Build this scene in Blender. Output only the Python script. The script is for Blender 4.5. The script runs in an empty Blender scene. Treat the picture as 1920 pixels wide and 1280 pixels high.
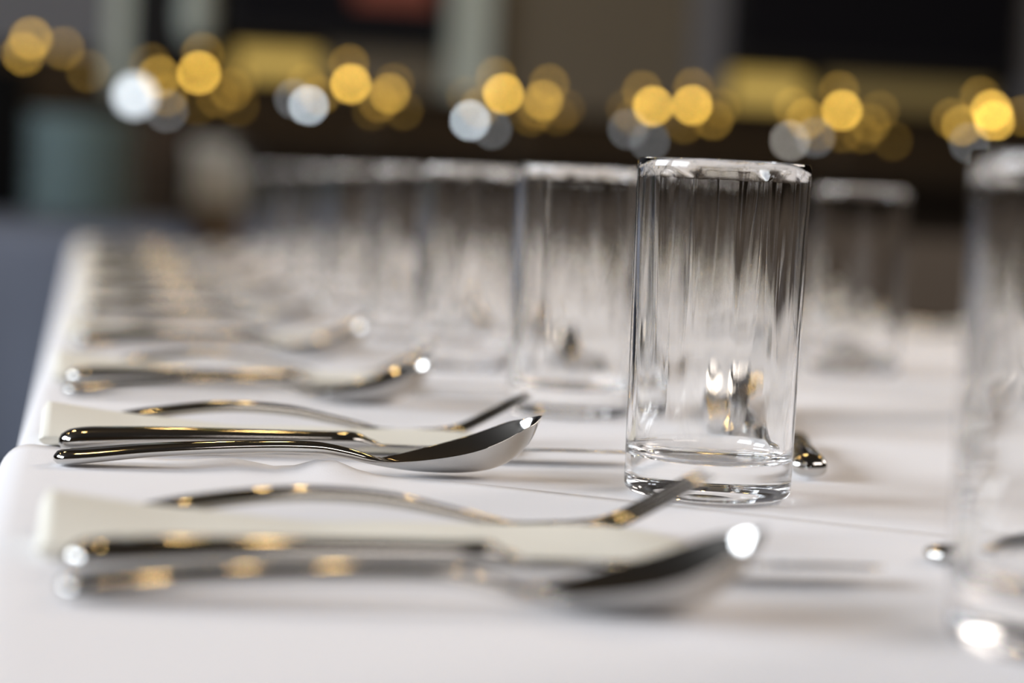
import bpy, bmesh, math, random
from mathutils import Vector, Matrix, noise
random.seed(7)
S = bpy.context.scene
COL = S.collection
PI = math.pi

# ------------------------------------------------------------------ camera
CAM_H = 0.12
cd = bpy.data.cameras.new('camera'); cam = bpy.data.objects.new('camera', cd); COL.objects.link(cam)
cd.sensor_width = 36.0; cd.lens = 75.0; cd.clip_start = 0.02; cd.clip_end = 60
cam.matrix_world = (Matrix.Translation((0, 0, CAM_H)) @ Matrix.Rotation(math.radians(-11.21), 4, 'Z')
                    @ Matrix.Rotation(math.radians(90 - 4.026), 4, 'X') @ Matrix.Rotation(math.radians(2.8), 4, 'Z'))
cd.dof.use_dof = True; cd.dof.focus_distance = 0.885; cd.dof.aperture_fstop = 3.5
S.camera = cam

# ------------------------------------------------------------------ world, lights, exposure
S.view_settings.view_transform = 'Standard'; S.view_settings.look = 'None'
S.view_settings.gamma = 1.0; S.view_settings.exposure = 0.16; S.view_settings.use_curve_mapping = False
try:
    S.cycles.max_bounces = 32; S.cycles.transmission_bounces = 32; S.cycles.glossy_bounces = 12
    S.cycles.diffuse_bounces = 4; S.cycles.transparent_max_bounces = 32
    S.cycles.sample_clamp_indirect = 0.0; S.cycles.use_denoising = True
    S.cycles.blur_glossy = 0.3
except Exception: pass
W = bpy.data.worlds.new('world'); S.world = W; W.use_nodes = True
bg = W.node_tree.nodes['Background']; bg.inputs[0].default_value = (.55, .62, .75, 1); bg.inputs[1].default_value = .10

def area(name, loc, target, sx, sy, power, col):
    l = bpy.data.lights.new(name, 'AREA'); l.shape = 'RECTANGLE'; l.size = sx; l.size_y = sy
    l.energy = power; l.color = col
    o = bpy.data.objects.new(name, l); COL.objects.link(o); o.location = loc
    o.rotation_euler = (Vector(target) - Vector(loc)).to_track_quat('-Z', 'Y').to_euler()
    return o
# daylight through the window in the left wall, plus two warm fill lights added to lift the cloth
area('window_light', (-4.38, -.1, 1.60), (0.2, .8, 0.0), 2.1, 1.8, 170, (.86, .92, 1.0))
area('window_light', (-4.38, 2.6, 1.60), (0.5, 2.2, 0.0), 2.1, 1.8, 170, (.86, .92, 1.0))
area('fill_light', (1.6, -1.2, 2.45), (0.5, 1.4, 0.0), 2.4, 1.4, 48, (1.0, .90, .84))
area('fill_light', (3.3, 2.4, 2.45), (0.6, 1.9, 0.0), 1.6, 2.4, 95, (1.0, .90, .82))
# warm ceiling spots (golden sparkles on the steel)
for i, (x, y, z) in enumerate([(-1.1, 2.6, 1.5), (-.45, 3.3, 1.6), (.3, 3.0, 1.7), (1.0, 3.4, 1.6), (1.7, 2.9, 1.6),
                               (2.3, 2.0, 1.55), (-.2, 1.9, 1.9), (1.5, 4.6, 1.8), (.2, 4.8, 1.8), (2.6, 5.0, 1.8)]):
    l = bpy.data.lights.new('warm_spot', 'POINT'); l.energy = 4.6; l.color = (1.0, .66, .26); l.shadow_soft_size = .04
    o = bpy.data.objects.new('warm_spot', l); COL.objects.link(o); o.location = (x, y, z)

# ------------------------------------------------------------------ materials
def mat(name, col, rough=.5, metal=0, **kw):
    m = bpy.data.materials.new(name); m.use_nodes = True
    b = m.node_tree.nodes['Principled BSDF']
    b.inputs['Base Color'].default_value = (*col, 1); b.inputs['Roughness'].default_value = rough
    b.inputs['Metallic'].default_value = metal
    for k, v in kw.items(): b.inputs[k.replace('_', ' ')].default_value = v
    return m
def add_noise(m, scale, amount, bump=0, bump_scale=None, stretch=(1, 1, 1), dist=.001):
    """procedural colour variation and bump in object space"""
    nt = m.node_tree; b = nt.nodes['Principled BSDF']
    tc = nt.nodes.new('ShaderNodeTexCoord'); mp = nt.nodes.new('ShaderNodeMapping'); mp.inputs['Scale'].default_value = stretch
    nt.links.new(tc.outputs['Object'], mp.inputs['Vector'])
    n = nt.nodes.new('ShaderNodeTexNoise'); n.inputs['Scale'].default_value = scale; n.inputs['Detail'].default_value = 4
    nt.links.new(mp.outputs[0], n.inputs['Vector'])
    if amount:
        c = b.inputs['Base Color'].default_value[:]
        mx = nt.nodes.new('ShaderNodeMix'); mx.data_type = 'RGBA'
        mx.inputs[6].default_value = [v * (1 - amount) for v in c[:3]] + [1]
        mx.inputs[7].default_value = [min(1, v * (1 + amount)) for v in c[:3]] + [1]
        nt.links.new(n.outputs['Fac'], mx.inputs[0]); nt.links.new(mx.outputs[2], b.inputs['Base Color'])
    if bump:
        n2 = nt.nodes.new('ShaderNodeTexNoise'); n2.inputs['Scale'].default_value = bump_scale or scale
        nt.links.new(mp.outputs[0], n2.inputs['Vector'])
        bp = nt.nodes.new('ShaderNodeBump'); bp.inputs['Strength'].default_value = bump; bp.inputs['Distance'].default_value = dist
        nt.links.new(n2.outputs['Fac'], bp.inputs['Height']); nt.links.new(bp.outputs[0], b.inputs['Normal'])
    return m
def glow(name, col, e, base=None):
    return mat(name, base or col, .4, Emission_Color=(*col, 1), Emission_Strength=e)

M = {}
M['steel'] = add_noise(mat('polished_steel', (.62, .61, .585), .07, 1), 30, .03)
M['cloth'] = add_noise(mat('white_table_linen', (.86, .845, .86), .85, Sheen_Weight=.15), 3, .012, .25, 1400, dist=.0004)
M['cloth_shade'] = add_noise(mat('second_table_linen', (.13, .15, .20), .9), 5, .05)  # white linen, its shade put into the dark bluish base colour
M['paper'] = add_noise(mat('cream_napkin_paper', (.87, .845, .75), .9), 60, .015, .3, 900, dist=.0004)
M['wood'] = add_noise(mat('dark_wood', (.035, .023, .014), .7, Specular_IOR_Level=.2), 6, .35, stretch=(1, 1, 8))
M['counter'] = add_noise(mat('counter_wood', (.011, .0075, .0045), .8, Specular_IOR_Level=.1), 5, .3)
M['panel'] = add_noise(mat('taupe_panel', (.085, .066, .05), .7), 4, .1)
M['floor'] = add_noise(mat('floor_boards', (.035, .028, .024), .6), 4, .35, stretch=(8, 1, 1))
M['plaster'] = add_noise(mat('taupe_plaster', (.115, .095, .066), .9), 3, .06)
M['wall_grey'] = add_noise(mat('grey_plaster', (.12, .12, .13), .9), 3, .06)
M['wainscot'] = add_noise(mat('dark_wainscot', (.030, .020, .011), .9, Specular_IOR_Level=.1), 3, .12)
M['pillar'] = add_noise(mat('pale_stone', (.36, .40, .36), .8), 3, .06)
M['ceil'] = mat('dark_ceiling', (.035, .03, .025), .9)
M['black'] = mat('black_gloss', (.004, .004, .005), .6, Specular_IOR_Level=.2)
M['black_matt'] = mat('black_matt', (.004, .004, .004), .9, Specular_IOR_Level=.05)
M['plate'] = mat('glazed_plate', (.36, .46, .46), .25)
M['greybox'] = mat('grey_card', (.46, .46, .43), .8)
M['brown'] = add_noise(mat('brown_wood', (.10, .066, .036), .6), 5, .2)
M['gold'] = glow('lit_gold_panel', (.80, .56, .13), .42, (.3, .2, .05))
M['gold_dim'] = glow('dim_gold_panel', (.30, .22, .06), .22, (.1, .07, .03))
M['screen'] = mat('dark_screen', (.003, .003, .005), .7, Specular_IOR_Level=.1)
M['red'] = glow('red_screen_image', (.26, .045, .02), .32, (.02, .0, .0))
M['bracket'] = mat('dark_added_stand_metal', (.03, .025, .02), .5, .8)
g = bpy.data.materials.new('clear_glass'); g.use_nodes = True
b = g.node_tree.nodes['Principled BSDF']
b.inputs['Base Color'].default_value = (.997, 1, 1, 1); b.inputs['Roughness'].default_value = 0
b.inputs['Transmission Weight'].default_value = 1; b.inputs['IOR'].default_value = 1.48
M['glass'] = g
GLINT = {'b': 27, 'm': 10, 'd': 3.8, 'f': 1.8, 'v': .8}  # glow strengths of the painted golden reflections
for k, e in GLINT.items(): M['bulb_' + k] = glow('warm_glint_' + k, (1.0, .60, .10), e * .75)  # all bulb_ keys hold painted reflections
M['bulb_w'] = glow('white_glint', (.82, .92, 1.0), 14)  # white ones paint the window's reflection as emission
M['bulb_W'] = glow('big_white_glint', (.85, .93, 1.0), 3.6)
M['bulb_x'] = glow('dim_white_glint', (.75, .80, .85), 2.4)
M['bulb_y'] = glow('pearl_glint', (.85, .80, .72), 6)

# ------------------------------------------------------------------ helpers
def tag(o, label=None, cat=None, group=None, kind=None):
    if label: o['label'] = label
    if cat: o['category'] = cat
    if group: o['group'] = group
    if kind: o['kind'] = kind
    return o
def obj(name, bm, m, parent=None, smooth=False):
    me = bpy.data.meshes.new(name)
    bmesh.ops.recalc_face_normals(bm, faces=bm.faces)
    bm.to_mesh(me); bm.free()
    me.materials.append(m)
    if smooth:
        for p in me.polygons: p.use_smooth = True
    o = bpy.data.objects.new(name, me); COL.objects.link(o)
    if parent: o.parent = parent
    return o
def empty(name, loc=(0, 0, 0), rz=0):
    o = bpy.data.objects.new(name, None); COL.objects.link(o); o.location = loc; o.rotation_euler = (0, 0, rz)
    o.empty_display_size = .02
    return o
def add_box(bm, x0, x1, y0, y1, z0, z1, bev=0):
    vs = [bm.verts.new((x, y, z)) for x in (x0, x1) for y in (y0, y1) for z in (z0, z1)]
    fs = [(0, 1, 3, 2), (4, 6, 7, 5), (0, 4, 5, 1), (2, 3, 7, 6), (0, 2, 6, 4), (1, 5, 7, 3)]
    faces = [bm.faces.new([vs[i] for i in f]) for f in fs]
    if bev:
        es = list({e for f in faces for e in f.edges})
        bmesh.ops.bevel(bm, geom=es, offset=bev, segments=2, affect='EDGES', profile=.5)
def box(name, dims, m, parent=None, bev=0):
    bm = bmesh.new(); add_box(bm, *dims, bev=bev); return obj(name, bm, m, parent)
def structure(name, dims, m, bev=0): return tag(box(name, dims, m, None, bev), kind='structure')
def add_lathe(bm, prof, seg=64, c=(0, 0, 0), wob=None):
    rings = []
    for i, (r, z) in enumerate(prof):
        if r < 1e-6: rings.append([bm.verts.new((c[0], c[1], c[2] + z))])
        else:
            ring = []
            for k in range(seg):
                a = 2 * PI * k / seg; rr = r + (wob(i, a, z) if wob else 0)
                ring.append(bm.verts.new((c[0] + rr * math.cos(a), c[1] + rr * math.sin(a), c[2] + z)))
            rings.append(ring)
    for A, B in zip(rings, rings[1:]):
        if len(A) == 1 and len(B) == 1: continue
        for k in range(seg):
            k2 = (k + 1) % seg
            if len(A) == 1: bm.faces.new((A[0], B[k2], B[k]))
            elif len(B) == 1: bm.faces.new((A[k], A[k2], B[0]))
            else: bm.faces.new((A[k], A[k2], B[k2], B[k]))
def add_tube(bm, pts, r, seg=8):
    rings = []
    for i, p in enumerate(pts):
        p = Vector(p); a = Vector(pts[max(0, i - 1)]); bb = Vector(pts[min(len(pts) - 1, i + 1)])
        t = (bb - a).normalized(); u = t.cross(Vector((0, 1, .01)) if abs(t.y) < .9 else Vector((1, 0, 0))).normalized(); v = t.cross(u)
        rings.append([bm.verts.new(p + r * (math.cos(2 * PI * k / seg) * u + math.sin(2 * PI * k / seg) * v)) for k in range(seg)])
    for A, B in zip(rings, rings[1:]):
        for k in range(seg): bm.faces.new((A[k], A[(k + 1) % seg], B[(k + 1) % seg], B[k]))
    bm.faces.new(rings[0]); bm.faces.new(list(reversed(rings[-1])))
def copy_tree(root, loc, rz=0):
    r = root.copy(); COL.objects.link(r); r.location = loc; r.rotation_euler = (0, 0, rz)
    for ch in [o for o in root.children]:
        c = ch.copy(); COL.objects.link(c); c.parent = r
        for gch in [o for o in ch.children]:
            d = gch.copy(); COL.objects.link(d); d.parent = c
    return r

def spline(keys, s):
    """Catmull-Rom through keys [(x, values...)] at x = s"""
    n = len(keys)
    if s <= keys[0][0]: return keys[0][1:]
    if s >= keys[-1][0]: return keys[-1][1:]
    i = max(j for j in range(n - 1) if keys[j][0] <= s)
    x0, x1 = keys[i][0], keys[i + 1][0]; t = (s - x0) / (x1 - x0)
    out = []
    for c in range(1, len(keys[0])):
        p1, p2 = keys[i][c], keys[i + 1][c]
        m1 = (p2 - keys[i - 1][c]) / (x1 - keys[i - 1][0]) if i > 0 else (p2 - p1) / (x1 - x0)
        m2 = (keys[i + 2][c] - p1) / (keys[i + 2][0] - x0) if i + 2 < n else (p2 - p1) / (x1 - x0)
        h = x1 - x0
        out.append((2*t**3-3*t**2+1)*p1 + (t**3-2*t**2+t)*h*m1 + (-2*t**3+3*t**2)*p2 + (t**3-t**2)*h*m2)
    return out
def add_loft(bm, keys, xs, N=28, yoff=None, caps=(True, True), tilt=0, power=1.0, flat=1.0):
    """keys: (x, z, half_width, half_thickness, rim_rise). A dished, rounded bar along x; one closed skin."""
    rings = []
    for s in xs:
        z, w, t, c = spline(keys, s)
        e = 1e-4
        z2, z1 = spline(keys, s + e)[0], spline(keys, s - e)[0]
        nx, nz = 0.0, 1.0
        y0 = yoff(s) if yoff else 0
        ring = []
        for k in range(N):
            th = 2 * PI * k / N
            u = math.cos(th); v = math.sin(th)
            u = math.copysign(abs(u) ** power, u)
            vv = math.copysign(abs(v) ** flat, v) if flat != 1 else v
            h = c * u * u + t * vv
            yy = w * u
            ring.append(bm.verts.new((s + nx * h * .6, y0 + yy, z + nz * h + tilt * yy)))
        rings.append(ring)
    for A, B in zip(rings, rings[1:]):
        for k in range(N): bm.faces.new((A[k], A[(k + 1) % N], B[(k + 1) % N], B[k]))
    if caps[0]: bm.faces.new(rings[0])
    if caps[1]: bm.faces.new(list(reversed(rings[-1])))
def lin(a, b, n): return [a + (b - a) * i / (n - 1) for i in range(n)]
def cosin(a, b, n, both=False):
    return [a + (b - a) * (.5 - .5 * math.cos(PI * i / (n - 1))) for i in range(n)] if both else [a + (b - a) * math.sin(.5 * PI * i / (n - 1)) for i in range(n)]

# ------------------------------------------------------------------ the room
FL = -.74
structure('floor', (-4.5, 5.2, -2.5, 6.6, FL - .05, FL), M['floor'])
structure('ceiling', (-4.5, 5.2, -2.5, 6.6, 2.6, 2.65), M['ceil'])
structure('wall_back', (-4.5, 5.2, 6.5, 6.6, FL, 2.6), M['wainscot'])
structure('wall_right', (5.2, 5.3, -2.5, 6.6, FL, 2.6), M['wainscot'])
def wall_with_opening(name, axis, pos, th, a0, a1, o0, o1, oz0, oz1, m):
    bm = bmesh.new()
    for (u0, u1, z0, z1) in ((a0, o0, FL, 2.1), (o1, a1, FL, 2.1), (o0, o1, FL, oz0), (o0, o1, oz1, 2.1)):
        if axis == 'x': add_box(bm, pos, pos + th, u0, u1, z0, z1)
        else: add_box(bm, u0, u1, pos, pos + th, z0, z1)
    return tag(obj(name, bm, m), kind='structure')
wall_with_opening('wall_left', 'x', -4.6, .1, -2.5, 6.6, -1.2, 3.7, .65, 2.55, M['wainscot'])
structure('wall_front', (-4.6, 5.3, -2.6, -2.5, FL, 2.6), M['wainscot'])
def window(name, axis, pos, o0, o1, z0, z1):
    bm = bmesh.new(); t = .05
    rects = [(o0, o1, z0, z0 + t), (o0, o1, z1 - t, z1), (o0, o0 + t, z0, z1), (o1 - t, o1, z0, z1), ((o0 + o1) / 2 - t / 2, (o0 + o1) / 2 + t / 2, z0, z1)]
    for (a, b_, c, d) in rects:
        if axis == 'x': add_box(bm, pos, pos + .05, a, b_, c, d)
        else: add_box(bm, a, b_, pos, pos + .05, c, d)
    return tag(obj(name, bm, M['pillar']), kind='structure')
structure('wall_left_pier', (-4.6, -4.5, 1.0, 1.5, .65, 2.55), M['wainscot'])
window('window_1', 'x', -4.58, -1.2, 1.0, .65, 2.55)
window('window_2', 'x', -4.58, 1.5, 3.7, .65, 2.55)

# far wall finish: plaster panels, pale pillar, strips
structure('wall_back_grey_panel', (-4.5, .03, 6.46, 6.5, .47, 2.1), M['wall_grey'])
structure('trim_1', (.02, .085, 6.42, 6.5, .36, 2.1), M['pillar'])
structure('wall_back_plaster', (1.16, 1.80, 6.45, 6.5, .37, 2.1), M['plaster'])
structure('pillar', (1.03, 1.16, 6.38, 6.5, .40, 2.1), M['pillar'])
structure('trim_2', (1.80, 1.90, 6.42, 6.5, .44, 2.1), M['wall_grey'])
structure('trim_3', (2.88, 3.3, 6.42, 6.5, .45, 2.1), M['wall_grey'])
structure('trim_4', (.66, 1.03, 6.44, 6.5, .40, .56), M['plaster'])

def television(x0, x1, z0, z1, label, strip=None):
    r = empty('television', ((x0 + x1) / 2, 6.40, z0))
    cx = (x0 + x1) / 2
    box('bezel', (x0 - cx, x1 - cx, -.01, .06, 0, z1 - z0), M['black'], r, .008)
    s = box('screen', (x0 - cx + .025, x1 - cx - .025, -.013, -.009, .04, z1 - z0 - .025), M['screen'], r)
    if strip:
        im = box('screen_image', strip, M['red'], s); im['label'] = 'dark red picture glowing on the screen'
    tag(r, label, 'television', 'wall screens')
television(.35, 1.02, .53, 1.25, 'black wall screen showing a dark red picture, above the left golden panel', (.05, .29, -.016, -.013, .125, .5))
television(1.91, 2.87, .54, 1.30, 'large black wall screen above the right golden panel')
bm = bmesh.new(); add_box(bm, .09, .215, 6.43, 6.5, .38, 1.3, .004)
tag(obj('wall_cabinet', bm, M['black']), 'narrow black wall cabinet left of the pale lamp shade', 'cabinet')
r = empty('wall_lamp', (.275, 6.40, .50))
bm = bmesh.new(); add_lathe(bm, [(0, .0), (.02, .0), (.045, .03), (.052, .10), (.04, .17), (.03, .20), (0, .205)], 32); obj('lamp_shade', bm, M['pillar'], r, True)
bm = bmesh.new(); add_tube(bm, [(0, .0, .1), (0, .05, .11), (0, .1, .12)], .01); obj('bracket', bm, M['bracket'], r)
tag(r, 'pale grey wall lamp shade beside the red screen', 'lamp')
def gold_panel(x0, x1, z0, z1, label, m):
    r = empty('display_panel', ((x0 + x1) / 2, 6.42, z0)); w = (x1 - x0) / 2; h = z1 - z0
    bm = bmesh.new()
    for d in ((-w, w, 0, .07, 0, .01), (-w, w, 0, .07, h - .01, h), (-w, -w + .01, 0, .07, .01, h - .01), (w - .01, w, 0, .07, .01, h - .01)): add_box(bm, *d)
    obj('frame', bm, M['wainscot'], r)
    box('lit_face', (-w + .01, w - .01, .01, .03, .01, h - .01), m, r)
    tag(r, label, 'panel', 'lit golden wall panels')
gold_panel(.385, .655, .415, .515, 'softly lit golden panel under the left wall screen', M['gold'])
gold_panel(1.91, 2.18, .415, .53, 'bright golden panel under the right wall screen', M['gold'])
gold_panel(2.22, 2.80, .43, .535, 'dim brown-gold panel to the right of the bright one', M['gold_dim'])

# ------------------------------------------------------------------ bar counter, cabinets, second table
r = empty('bar_counter', (1.4, 4.15, FL))
x0, x1 = .28 - 1.4, 3.2 - 1.4; H0 = -FL
box('worktop', (x0, x1, -.32, .35, H0 + .16, H0 + .188), M['counter'], r, .004)
box('front_panel', (x0 + .02, x1, -.27, .3, H0 + .07, H0 + .16), M['counter'], r)
q = box('lower_panel', (x0 + .02, x1, -.29, .3, 0, H0 + .07), M['panel'], r); q['label'] = 'lighter taupe lower front panel'
tag(r, 'long dark bar counter carrying the golden glints behind the glasses', 'counter')

def cabinet(name, x0, x1, y0, y1, top, m, label, cat, doors=2):
    cx, cy = (x0 + x1) / 2, (y0 + y1) / 2
    r = empty(name, (cx, cy, FL)); h = top - FL
    box('body', (x0 - cx, x1 - cx, y0 - cy, y1 - cy, .04, h - .02), m, r)
    box('top', (x0 - cx - .01, x1 - cx + .01, y0 - cy - .01, y1 - cy, h - .02, h), m, r, .003)
    box('plinth', (x0 - cx + .02, x1 - cx - .02, y0 - cy + .02, y1 - cy, 0, .04), M['black'], r)
    w = (x1 - x0) / doors
    for i in range(doors):
        d = box('door', (x0 - cx + i * w + .004, x0 - cx + (i + 1) * w - .004, y0 - cy - .012, y0 - cy, .05, h - .03), m, r, .002)
        box('handle', (x0 - cx + i * w + .02, x0 - cx + i * w + .028, y0 - cy - .03, y0 - cy - .012, h * .6, h * .6 + .1), M['steel'], d)
    return tag(r, label, cat)
cabinet('cabinet', .03, .24, 5.95, 6.3, .285, M['wood'], 'tall dark brown cabinet behind the stack of plates', 'cabinet', 1)
cabinet('sideboard', .262, .85, 5.70, 6.05, .045, M['brown'], 'low brown sideboard with the grey box on it', 'sideboard', 2)
cabinet('pedestal_cabinet', -.62, -.19, 5.75, 6.15, .385, M['black_matt'], 'tall black cabinet at the left edge behind the second table', 'cabinet', 1)
r = empty('storage_box', (.335, 5.80, .045))
box('body', (-.085, .085, -.07, .07, 0, .13), M['greybox'], r, .004); box('lid', (-.089, .089, -.074, .074, .13, .165), M['greybox'], r, .004)
tag(r, 'light grey lidded box on the low brown sideboard', 'box')

# second table, cloth hanging in soft folds
def draped_cloth(x0, x1, y0, y1, top, drop, m, amp, n=46):
    """top sheet with rounded edges and a wavy skirt"""
    bm = bmesh.new()
    prof = [(0, 0)]
    per = []
    cx, cy = (x0 + x1) / 2, (y0 + y1) / 2; hx, hy = (x1 - x0) / 2, (y1 - y0) / 2
    P = []
    for i in range(n): P.append((-hx + 2 * hx * i / n, -hy, 0, -1))
    for i in range(n): P.append((hx, -hy + 2 * hy * i / n, 1, 0))
    for i in range(n): P.append((hx - 2 * hx * i / n, hy, 0, 1))
    for i in range(n): P.append((-hx, hy - 2 * hy * i / n, -1, 0))
    rings = []
    for j, (ins, z) in enumerate([(-.06, 0), (-.02, 0), (-.005, -.003), (.001, -.010), (.004, -.05), (.008, -.15), (.014, -.32), (.018, -drop)]):
        ring = []
        for k, (x, y, nx, ny) in enumerate(P):
            wv = amp * max(0, -z) / drop * (math.sin(k * .85) + .6 * math.sin(k * .37 + 1))
            ring.append(bm.verts.new((cx + x + nx * (ins + wv), cy + y + ny * (ins + wv), top + z)))
        rings.append(ring)
    L = len(P)
    for A, B in zip(rings, rings[1:]):
        for k in range(L): bm.faces.new((A[k], A[(k + 1) % L], B[(k + 1) % L], B[k]))
    bm.faces.new(rings[0])
    return bm
tb = empty('banquet_table', (-.6, 5.02, FL))
box('tabletop', (-.88, .80, -.54, .58, .705, .733), M['wood'], tb)
for sx in (-.8, .72):
    for sy in (-.46, .5): box('leg', (sx - .02, sx + .02, sy - .02, sy + .02, 0, .705), M['bracket'], tb)
tag(tb, 'second table standing beyond the far end of the long table', 'table')
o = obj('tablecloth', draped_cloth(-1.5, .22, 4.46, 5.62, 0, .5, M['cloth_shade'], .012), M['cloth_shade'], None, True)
tag(o, 'white cloth painted in bluish shade over the second table at the left', 'tablecloth')

# stack of plates
prof = [(0, 0), (.07, 0), (.078, .002), (.115, .010), (.136, .0125), (.137, .0145), (.112, .0125), (.075, .0055), (0, .0045)]
bm = bmesh.new(); add_lathe(bm, prof, 48)
plate = obj('dinner_plate', bm, M['plate'], None, True)
NP = 21
for i in range(NP):
    p = plate if i == 0 else plate.copy()
    if i: COL.objects.link(p)
    p.location = (-.035 + .002 * math.sin(i * 2.1), 5.42 + .002 * math.cos(i * 1.7), .001 + i * .0118)
    from_top = NP - i
    words = ['', 'topmost', 'second', 'third', 'fourth', 'fifth', 'sixth', 'seventh', 'eighth', 'ninth', 'tenth', 'eleventh', 'twelfth', 'thirteenth',
             'fourteenth', 'fifteenth', 'sixteenth', 'seventeenth', 'eighteenth', 'nineteenth', 'twentieth', 'lowest']
    w = words[from_top]
    tag(p, 'pale plate, %s in the tall stack on the second table' % (w if w in ('topmost', 'lowest') else w + ' from the top'), 'plate', 'stacked plates on the second table')

# ------------------------------------------------------------------ reflected lamps and window painted as glowing beads, on added stands
CL = [
    [(-0.179, 5.76, 0.456, 'm'), (-0.198, 5.8, 0.417, 'm'), (-0.212, 5.84, 0.386, 'd'), (-0.096, 5.78, 0.437, 'd'), (-0.03, 5.82, 0.382, 'f')] ,
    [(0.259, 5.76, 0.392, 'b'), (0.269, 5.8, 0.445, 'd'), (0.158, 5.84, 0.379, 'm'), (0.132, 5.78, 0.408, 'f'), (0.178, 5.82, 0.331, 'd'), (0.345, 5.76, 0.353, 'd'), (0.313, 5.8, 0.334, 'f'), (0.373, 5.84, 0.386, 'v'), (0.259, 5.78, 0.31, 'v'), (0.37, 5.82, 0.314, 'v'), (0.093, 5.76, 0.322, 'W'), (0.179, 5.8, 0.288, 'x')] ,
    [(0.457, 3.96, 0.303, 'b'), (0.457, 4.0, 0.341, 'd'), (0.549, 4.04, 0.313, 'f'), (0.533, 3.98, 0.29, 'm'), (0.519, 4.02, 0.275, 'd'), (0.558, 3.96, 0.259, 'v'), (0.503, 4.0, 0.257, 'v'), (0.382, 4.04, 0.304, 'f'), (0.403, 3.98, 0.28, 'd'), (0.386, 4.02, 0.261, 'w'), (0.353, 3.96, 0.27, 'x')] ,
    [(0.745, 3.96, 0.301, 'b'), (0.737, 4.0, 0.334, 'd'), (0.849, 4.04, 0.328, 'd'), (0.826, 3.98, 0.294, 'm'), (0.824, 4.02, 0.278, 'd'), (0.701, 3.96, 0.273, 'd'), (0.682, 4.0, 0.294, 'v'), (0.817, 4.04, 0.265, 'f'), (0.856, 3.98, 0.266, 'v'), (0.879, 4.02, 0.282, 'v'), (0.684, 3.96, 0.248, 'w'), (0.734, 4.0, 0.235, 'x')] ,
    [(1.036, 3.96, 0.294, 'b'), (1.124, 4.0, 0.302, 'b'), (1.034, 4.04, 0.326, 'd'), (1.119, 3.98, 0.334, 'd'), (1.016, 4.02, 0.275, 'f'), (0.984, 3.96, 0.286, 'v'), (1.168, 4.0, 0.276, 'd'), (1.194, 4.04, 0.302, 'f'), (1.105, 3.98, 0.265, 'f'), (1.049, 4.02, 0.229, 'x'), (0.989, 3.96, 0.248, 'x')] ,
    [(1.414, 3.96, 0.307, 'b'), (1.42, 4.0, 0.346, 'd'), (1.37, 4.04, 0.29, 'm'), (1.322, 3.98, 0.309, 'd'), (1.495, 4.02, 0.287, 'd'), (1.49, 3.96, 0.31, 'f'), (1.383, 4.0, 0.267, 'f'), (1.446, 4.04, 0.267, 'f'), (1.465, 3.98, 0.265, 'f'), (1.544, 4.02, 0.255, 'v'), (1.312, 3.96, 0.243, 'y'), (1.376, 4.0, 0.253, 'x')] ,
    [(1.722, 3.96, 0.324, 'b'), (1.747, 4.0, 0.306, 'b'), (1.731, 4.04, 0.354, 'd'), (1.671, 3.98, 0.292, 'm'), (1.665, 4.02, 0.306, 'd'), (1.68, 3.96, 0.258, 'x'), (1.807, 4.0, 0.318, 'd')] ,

]
info = [('leftmost cluster of warm reflections, dim, at the left edge on the black cabinet', .385, -.21, 5.80),
        ('second reflection cluster from the left, with the big white highlight, on the dark cabinet', .285, .20, 6.02),
        ('third reflection cluster from the left, with two white highlights, on the bar counter', .188, .50, 4.0),
        ('fourth reflection cluster from the left, beneath the pale pillar', .188, .79, 4.0),
        ('fifth reflection cluster from the left, with two equally bright golden highlights', .188, 1.09, 4.0),
        ('sixth reflection cluster from the left, beside the bright golden panel', .188, 1.42, 4.0),
        ('rightmost reflection cluster, just above the nearest glass on the right', .188, 1.74, 4.0)]
def glint_mesh(r):
    bm = bmesh.new()
    add_lathe(bm, [(0, -r)] + [(r * math.cos(a), r * math.sin(a)) for a in lin(-1.3, 1.3, 9)] + [(0, r)], 16)
    bmesh.ops.recalc_face_normals(bm, faces=bm.faces)
    me = bpy.data.meshes.new('bulb'); bm.to_mesh(me); bm.free()  # bead standing in for a reflection
    for p in me.polygons: p.use_smooth = True
    return me
glint_me = {}
for pts, (label, zt, bx, by) in zip(CL, info):
    r = empty('glint_cluster', (bx, by, zt))
    zc = sum(p[2] for p in pts) / len(pts) - zt - .01
    bm = bmesh.new(); add_lathe(bm, [(0, 0), (.035, 0), (.036, .004), (.012, .010), (.004, .02), (.0035, zc), (0, zc + .002)], 24)
    obj('stand', bm, M['bracket'], r, True)
    sc = 1.45 if by > 5 else 1.0
    for (x, y, z, c) in pts:
        q = Vector((x - bx, y - by, z - zt))
        rad = (.0065 if c != 'W' else .018) * sc
        bm = bmesh.new()
        e = q - Vector((0, 0, rad)) if q.z > zc else q + Vector((0, 0, -rad))
        s0 = Vector((0, 0, max(.02, min(zc, q.z - .03))))
        mid = s0.lerp(e, .6) + Vector((0, 0, -.012))
        add_tube(bm, [s0, mid, e], .0009 * sc, 6)
        added_arm = obj('added_arm', bm, M['bracket'], r)
        key = (c, sc)
        if key not in glint_me:
            glint_me[key] = glint_mesh(rad); glint_me[key].materials.append(M['bulb_' + c])
        bo = bpy.data.objects.new('bulb', glint_me[key]); COL.objects.link(bo); bo.parent = added_arm; bo.location = q  # glowing bead painting a reflection
        if c in 'wWxy': bo['label'] = 'white window reflection'
    tag(r, label, 'lamp', 'clusters of painted warm reflections')

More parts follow.
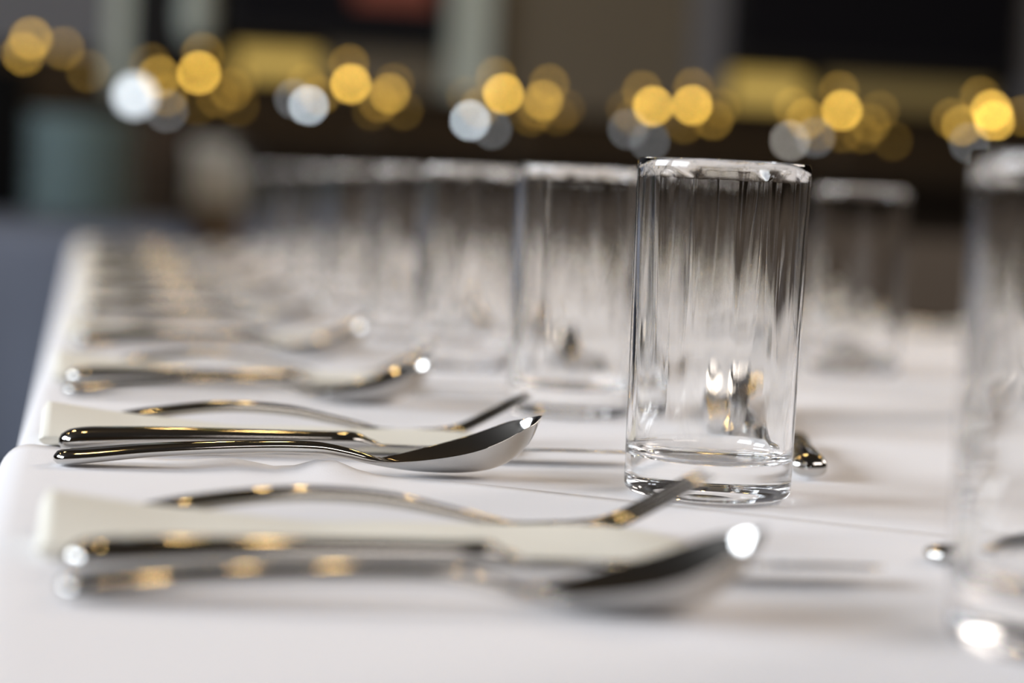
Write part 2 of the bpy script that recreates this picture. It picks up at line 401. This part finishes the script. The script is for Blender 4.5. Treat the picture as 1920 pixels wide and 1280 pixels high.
# ------------------------------------------------------------------ main table and its two cloths
TX0, TX1, TYE = -.035, .905, 3.62
tb = empty('banquet_table', (.43, 1.4, FL))
box('tabletop', (-.455, .465, -1.9, 2.2, .70, .7305), M['wood'], tb)
for sx in (-.41, .42):
    for sy in (-1.8, .15, 2.1): box('leg', (sx - .02, sx + .02, sy - .02, sy + .02, 0, .70), M['bracket'], tb)
tag(tb, 'long table under the white cloths that carries all place settings', 'table')
def wav(x, y, k=0):
    v = noise.noise((x * 2.2 + k, y * 9, 3.1 + k)) + .6 * noise.noise((x * 7 + k, y * 22, 9.7))
    return v
def hem_y(x):
    ks = [(-.06, .96), (-.02, .933), (.06, .892), (.095, .877), (.148, .857), (.197, .824), (.318, .74), (.6, .60), (1.0, .44)]
    return spline(ks, x)[0]
def table_cloth(xa, xb, ya, yb_fn, top, drop, R, amp, nv, k, ripple=None, thick=.0009):
    us = [(-R * .2 - .002, -drop), (-.001, -drop * .5), (0, -.10), (0, -.03)]
    prof = [(xa - .004, top - drop), (xa - .002, top - .2), (xa, top - .06), (xa, top - R)]
    for i in range(1, 9):
        a = PI / 2 * i / 8; prof.append((xa + R - R * math.cos(a), top - R + R * math.sin(a)))
    nx = 110
    for i in range(1, nx): prof.append((xa + R + (xb - xa - 2 * R) * i / nx, top))
    for i in range(0, 9):
        a = PI / 2 * i / 8; prof.append((xb - R + R * math.sin(a), top - R + R * math.cos(a)))
    prof += [(xb, top - .06), (xb + .002, top - .2), (xb + .004, top - drop)]
    bm = bmesh.new(); rows = []
    for j in range(nv + 1):
        row = []
        for (x, z) in prof:
            ye = yb_fn(min(max(x, -.03), 1)); y = ya + (ye - ya) * (j / nv)
            if z < top - .02: 
                x2 = x + .004 * math.sin(y * 31) * min(1, (top - z) / .3); z2 = z
            else:
                x2 = x; z2 = z - amp * (1 + max(-1, min(1, wav(x, y, k)))) * .5
                if ripple: z2 += ripple(x, y, ye)
            row.append(bm.verts.new((x2, y, z2)))
        rows.append(row)
    for A, B in zip(rows, rows[1:]):
        for i in range(len(prof) - 1): bm.faces.new((A[i], A[i + 1], B[i + 1], B[i]))
    o = obj('tablecloth', bm, M['cloth'], None, True)
    sm = o.modifiers.new('thickness', 'SOLIDIFY'); sm.thickness = thick; sm.offset = -1
    return o
def rip(x, y, ye):
    g = lambda c, s: math.exp(-((x - c) / s) ** 2)
    near = max(0, 1 - (ye - y) / .05) ** 1.5
    return near * (.0055 * g(.098, .012) + .0028 * g(.06, .014) + .0012 * g(-.02, .02)) + .0006 * max(0, 1 - (ye - y) / .006)
far_cloth = table_cloth(TX0 + .003, TX1 - .003, .50, lambda x: TYE, -.0014, .45, .012, .0006, 260, 5)
tag(far_cloth, 'white cloth under the far place settings, reaching to the far end', 'tablecloth', 'overlapping white tablecloths')
near_cloth = table_cloth(TX0 - .002, TX1, -.45, hem_y, .0, .47, .014, .0006, 150, 11, rip)
tag(near_cloth, 'white cloth in front, its edge rippling under the sharp spoon', 'tablecloth', 'overlapping white tablecloths')

# ------------------------------------------------------------------ cutlery
def make_spoon(name, sx=1.0, seed=0):
    """dinner spoon along +x from -.0105 (handle end) to .191 (bowl tip)"""
    K = [(-.0105, .0026, .0012, .0010, 0), (-.0095, .0028, .0048, .0024, 0), (-.006, .0032, .0082, .0030, 0), (.002, .0038, .0092, .0030, 0),
         (.03, .0068, .0080, .0028, 0), (.07, .0091, .0054, .0027, 0), (.097, .0092, .0042, .0026, 0), (.110, .0072, .0038, .0024, 0),
         (.119, .0050, .0044, .0020, .0003), (.127, .0029, .0085, .0012, .0022), (.138, .0014, .0150, .0009, .0055), (.153, .0010, .0205, .0008, .0092),
         (.164, .0017, .0212, .0008, .0118), (.173, .0038, .0192, .0008, .0134), (.181, .0082, .0150, .0008, .0128), (.187, .0150, .0092, .0008, .0080), (.1905, .0222, .0036, .0007, .0025), (.1918, .0250, .0008, .0004, .0003)]
    r = empty(name)
    bm = bmesh.new(); add_loft(bm, K, cosin(-.0105, -.004, 8)[::1] + lin(-.003, .121, 62), 32, caps=(True, False), flat=.75); obj('handle', bm, M['steel'], r, True)
    bm = bmesh.new(); add_loft(bm, K, lin(.121, .184, 46) + [.184 + .0078 * math.sin(PI / 2 * i / 14) for i in range(1, 15)], 32, caps=(False, True)); obj('bowl', bm, M['steel'], r, True)
    r.scale = (sx, sx, sx)
    return r
def make_fork(name, sx=1.0):
    K = [(-.0105, .0026, .0012, .0008, 0), (-.0095, .0027, .0045, .0018, 0), (-.005, .0030, .0082, .0024, 0), (.005, .0042, .0092, .0025, 0),
         (.03, .0092, .0082, .0028, 0), (.065, .0132, .0058, .0027, 0), (.095, .0122, .0044, .0026, 0), (.120, .0078, .0034, .0022, 0),
         (.136, .0044, .0044, .0018, .0004), (.146, .0026, .0082, .0013, .0012), (.156, .0018, .0115, .0011, .0018), (.163, .0020, .0122, .0010, .0018)]
    r = empty(name)
    bm = bmesh.new(); add_loft(bm, K, cosin(-.0105, -.004, 8) + lin(-.003, .136, 62), 28, caps=(True, False), flat=.75); obj('handle', bm, M['steel'], r, True)
    bm = bmesh.new(); add_loft(bm, K, lin(.136, .163, 18), 28, caps=(False, True))
    for i in range(4):
        yc = -.0093 + .0062 * i
        KT = [(.158, .0019 + (.0012 if i in (0, 3) else .0002), .0028, .0010, 0), (.166, .0024 + (.0013 if i in (0, 3) else .0003), .0023, .0010, 0), (.178, .0058, .0019, .0010, 0),
              (.192, .0128, .0016, .0009, 0), (.205, .0202, .0012, .0008, 0), (.2115, .0238, .0004, .0004, 0)]
        add_loft(bm, KT, lin(.158, .2115, 34), 12, yoff=lambda s, yc=yc: yc * (1 - .06 * (s - .158) / .05))
    o = obj('tines', bm, M['steel'], r, True)
    r.scale = (sx, sx, sx)
    return r
def make_knife(name):
    r = empty(name)
    K = [(-.0095, .0042, .0012, .0010, 0), (-.0085, .0043, .0050, .0028, 0), (-.004, .0048, .0095, .0046, 0), (.006, .0054, .0100, .0052, 0),
         (.04, .0066, .0085, .0046, 0), (.08, .0074, .0070, .0038, 0), (.110, .0077, .0066, .0034, 0), (.120, .0077, .0072, .0034, 0), (.125, .0068, .0062, .0020, 0), (.130, .0060, .0052, .0010, 0)]
    bm = bmesh.new(); add_loft(bm, K, cosin(-.0095, -.003, 9) + lin(-.002, .130, 60), 28, power=.85, flat=.8); obj('handle', bm, M['steel'], r, True)
    KB = [(.124, .0056, .0050, .0009, 0), (.132, .0054, .0085, .0008, 0), (.150, .0052, .0096, .0008, 0), (.20, .0052, .0100, .0008, 0),
          (.228, .0052, .0092, .0008, 0), (.242, .0050, .0065, .0007, 0), (.249, .0048, .0025, .0006, 0), (.2498, .0047, .0006, .0003, 0)]
    bm = bmesh.new(); add_loft(bm, KB, lin(.124, .241, 44) + [.241 + .0088 * math.sin(PI / 2 * i / 12) for i in range(1, 13)], 20, tilt=-.10,
                               yoff=lambda s: 0); obj('blade', bm, M['steel'], r, True)
    return r
def make_napkin():
    """folded paper napkin: a soft pad whose far left corner stands puffed up, right end a rounded tip, fold lines along the side"""
    bm = bmesh.new()
    nx, N = 90, 40
    rings = []
    for i in range(nx + 1):
        t = i / nx; x = -.018 + .217 * t
        h_far = .0066 + .0100 * max(0, 1 - t / .42) ** 1.3; h_near = .0036 + .0016 * max(0, 1 - t / .2)
        e = min(1, t / .006 + .25); tip = math.sqrt(max(.0, 1 - max(0, (t - .86) / .14) ** 2.2)) if t > .86 else 1
        hw = .0255 * max(.02, tip)
        ring = []
        for k in range(N):
            th = 2 * PI * k / N
            u = math.copysign(abs(math.cos(th)) ** .35, math.cos(th)); v = math.copysign(abs(math.sin(th)) ** .35, math.sin(th))
            H = (h_near + (h_far - h_near) * (u * .5 + .5)) * (.25 + .75 * tip)
            z = .0002 + H * (.5 + .5 * v * e) + (.0002 * math.sin(t * 23 + u * 2) if v > 0 else 0)
            y = hw * u
            if abs(u) > .9 and abs(v) < .8: y -= .0009 * u * (.5 + .5 * math.cos(v * 14))
            ring.append(bm.verts.new((x, y, z)))
        rings.append(ring)
    for A, B in zip(rings, rings[1:]):
        for k in range(N): bm.faces.new((A[k], A[(k + 1) % N], B[(k + 1) % N], B[k]))
    bm.faces.new(rings[0]); bm.faces.new(list(reversed(rings[-1])))
    return obj('napkin', bm, M['paper'], None, True)
def make_glass():
    HG, RT, RB = .1365, .0356, .0343
    rad = lambda z: RB + (RT - RB) * z / HG
    out = [(0, .0042), (.010, .0040), (.018, .0033), (.0235, .0020), (.0262, .0008), (.0278, .0001), (.0290, .0), (.0300, .0)]
    for i in range(1, 9):
        a_ = PI / 2 * i / 8; out.append((RB - .0035 + .0035 * math.sin(a_), .0040 - .0040 * math.cos(a_)))
    for z in [.0046, .006, .009] + lin(.014, HG - .012, 16) + [HG - .009, HG - .007, HG - .0058]: out.append((rad(z), z))
    cr, ch, tw = RT - .00125, HG - .0050, .00125
    for i in range(0, 15):
        a_ = PI * i / 14; out.append((cr + tw * math.cos(a_), ch + .0050 * math.sin(a_) ** .8))
    n_out = len(out)
    zi = .0150
    for z in [HG - .0062, HG - .0078, HG - .010] + lin(HG - .016, zi + .012, 18) + [zi + .009, zi + .0065, zi + .0055]:
        t = z / HG; th = .0027 + .0012 * (1 - t); out.append((rad(z) - th, z))
    ri = rad(.02) - .0038
    for i in range(1, 9):
        a_ = PI / 2 * i / 8; out.append((ri - .005 + .005 * math.cos(a_), zi + .005 - .005 * math.sin(a_)))
    out += [(ri - .009, zi - .0003), (ri - .015, zi - .0008), (.010, zi - .0012), (0, zi - .0013)]
    def wob(i, a, z):
        if i < n_out: return 0.0
        k = min(1, max(0, (z - .02) / .05))
        return k * (.00022 * math.sin(7 * a + 1.1) + .00014 * math.sin(13 * a + z * 30) + .00008 * math.sin(23 * a))
    bm = bmesh.new(); add_lathe(bm, out, 128, wob=wob)
    # closed bottom and inner floor come from the two axis points
    return obj('water_glass', bm, M['glass'], None, True)

spoon0, fork0, knife0, nap0, glass0 = make_spoon('dinner_spoon'), make_fork('dinner_fork'), make_knife('dinner_knife'), make_napkin(), make_glass()
dspoon0, dfork0 = make_spoon('dessert_spoon', .88), make_fork('dessert_fork', .88)
used = set()
def place(proto, loc, rz, label, cat, group):
    if proto.name not in used:
        used.add(proto.name); o = proto; o.location = loc; o.rotation_euler = (0, 0, rz)
    else:
        o = copy_tree(proto, loc, rz)
    tag(o, label, cat, group); return o
ORD = ['nearest', 'second', 'third', 'fourth', 'fifth', 'sixth', 'seventh', 'eighth', 'ninth', 'tenth']
YS = [.606, .882, 1.172, 1.478, 1.78, 2.08, 2.38, 2.68, 2.98, 3.28]
for i, y in enumerate(YS):
    z = 0.0002 if i == 0 else -.0013
    w = ORD[i]; at = 'the %s place setting%s' % (w, '' if i == 0 else ' from the front')
    jx = .003 * math.sin(i * 5.3) if i else .004; jr = .012 * math.sin(i * 3.1 + .5) if i > 1 else (-.085 if i == 0 else 0)
    place(spoon0, (jx, y, 0.0002 if i <= 1 else z), jr, {0: 'large blurred steel spoon nearest the camera, lying on white cloth',
          1: 'sharp polished steel spoon whose bowl points to the sharp glass'}.get(i, 'steel dinner spoon of %s, left row' % at), 'spoon', 'dinner spoons in the left row')
    place(knife0, (jx, y + (.055 if i else .038), z + .0002 if i else .0002), .004 if i > 1 else 0.0, {0: 'blurred steel knife just behind the nearest spoon',
          1: 'sharp steel knife just behind the sharp spoon, blade running behind the glass'}.get(i, 'steel dinner knife of %s, left row' % at), 'knife', 'dinner knives in the left row')
    place(nap0, (jx, y + (.092 if i else .081), z), 0, {0: 'cream napkin strip nearest the camera, strongly blurred', 1: 'cream folded napkin with crisp left corner behind the sharp knife'}.get(i,
          'cream folded napkin of %s, left row' % at), 'napkin', 'napkins in the left row')
    place(fork0, (jx + .001, y + (.128 if i else .117), z), jr if i else 0, {0: 'blurred steel fork behind the nearest napkin, tines in front of the sharp glass', 1: 'steel fork half hidden by the crisp napkin, tines pointing to the second glass'}.get(i,
          'steel dinner fork of %s, left row' % at), 'fork', 'dinner forks in the left row')
GY = [(.2745, .553), (.2515, .841), (.262, 1.150), (.250, 1.434), (.252, 1.71), (.252, 2.06), (.252, 2.32), (.255, 2.62), (.250, 2.93), (.254, 3.24)]
for i, (x, y) in enumerate(GY):
    place(glass0, (x, y, 0.0001 if i < 1 else -.0002 if i == 1 else -.0013), i * 1.3, {0: 'blurred tall water glass cut off by the right edge of the picture',
          1: 'sharp tall water glass in the middle right of the table', 2: 'water glass directly left of the sharp one, slightly blurred'}.get(i,
          'empty water glass, %s from the front in the left row' % ORD[i]), 'glass', 'water glasses in the left row')
GO = [(.594, 1.225), (.555, 1.50), (.565, 1.81), (.568, 2.13), (.57, 2.43), (.57, 2.73), (.57, 3.03), (.57, 3.33)]
for i, (x, y) in enumerate(GO):
    place(glass0, (x, y, -.0013), i * .9 + .4, {0: 'blurred water glass just left of and behind the glass cut off at the right edge', 1: 'blurred water glass seen directly right of the sharp glass'}.get(i,
          'water glass, %s from the front in the right row' % ORD[i]), 'glass', 'water glasses in the right row')
# dessert cutlery above the plates: forks point to the camera, spoons lie the other way round
def dessert(xf, yf, rf, xs_, ys_, rs, lf, ls, grp):
    s = .88 * .2115
    place(dfork0, (xf, yf, -.0013), rf, lf, 'fork', 'dessert forks ' + grp)
    place(dspoon0, (xs_, ys_, -.0013), rs, ls, 'spoon', 'dessert spoons ' + grp)
A90 = -PI / 2
dessert(.352, 1.180, A90 - .20, .3475, 1.052, PI / 2 - .24, 'dessert fork seen through the sharp glass, tines toward the camera', 'dessert spoon seen through the sharp glass, bowl facing away', 'in the left row')
dknife0 = make_knife('dessert_knife'); dknife0.scale = (.55, .78, .95)
place(dknife0, (.3160, .900, -.0003), PI / 2 - .25, 'dessert knife whose rounded handle end shows right beside the sharp glass', 'knife', 'dessert knives')
place(dspoon0, (.293, .684, .0002), .25, 'dessert spoon handle end shining beside the glass cut off at the right edge', 'spoon', 'dessert spoons in the left row')
for i, y in enumerate([1.50, 1.80, 2.10, 2.40, 2.70, 3.0]):
    w = ORD[i + 3]
    dessert(.318, y - .02, A90 - .05, .345, y - .14, PI / 2 + .04, 'dessert fork of the %s place setting from the front, left row' % w, 'dessert spoon of the %s place setting from the front, left row' % w, 'in the left row')
place(dfork0, (.562, 1.675, -.0013), A90 - .05, 'dessert fork under the blurred glass right of the sharp glass, tines toward the camera', 'fork', 'dessert forks in the right row')
place(dspoon0, (.575, 1.72, -.0013), A90 - .02, 'dessert spoon lying behind the blurred glass right of the sharp glass', 'spoon', 'dessert spoons in the right row')
# the facing row, its diners on the right side of the table
for i, y in enumerate([2.02, 2.32, 2.62, 2.92, 3.22]):
    w = ORD[i + 1]
    place(nap0, (.855, y, -.0013), PI, 'cream napkin of the %s place setting on the far right side of the table' % w, 'napkin', 'napkins in the right row')
    place(spoon0, (.84, y + .09, -.0013), PI, 'dinner spoon of the %s place setting on the far right side of the table' % w, 'spoon', 'dinner spoons in the right row')
    place(knife0, (.84, y + .04, -.0011), PI, 'dinner knife of the %s place setting on the far right side of the table' % w, 'knife', 'dinner knives in the right row')
    place(fork0, (.84, y - .05, -.0013), PI, 'dinner fork of the %s place setting on the far right side of the table' % w, 'fork', 'dinner forks in the right row')
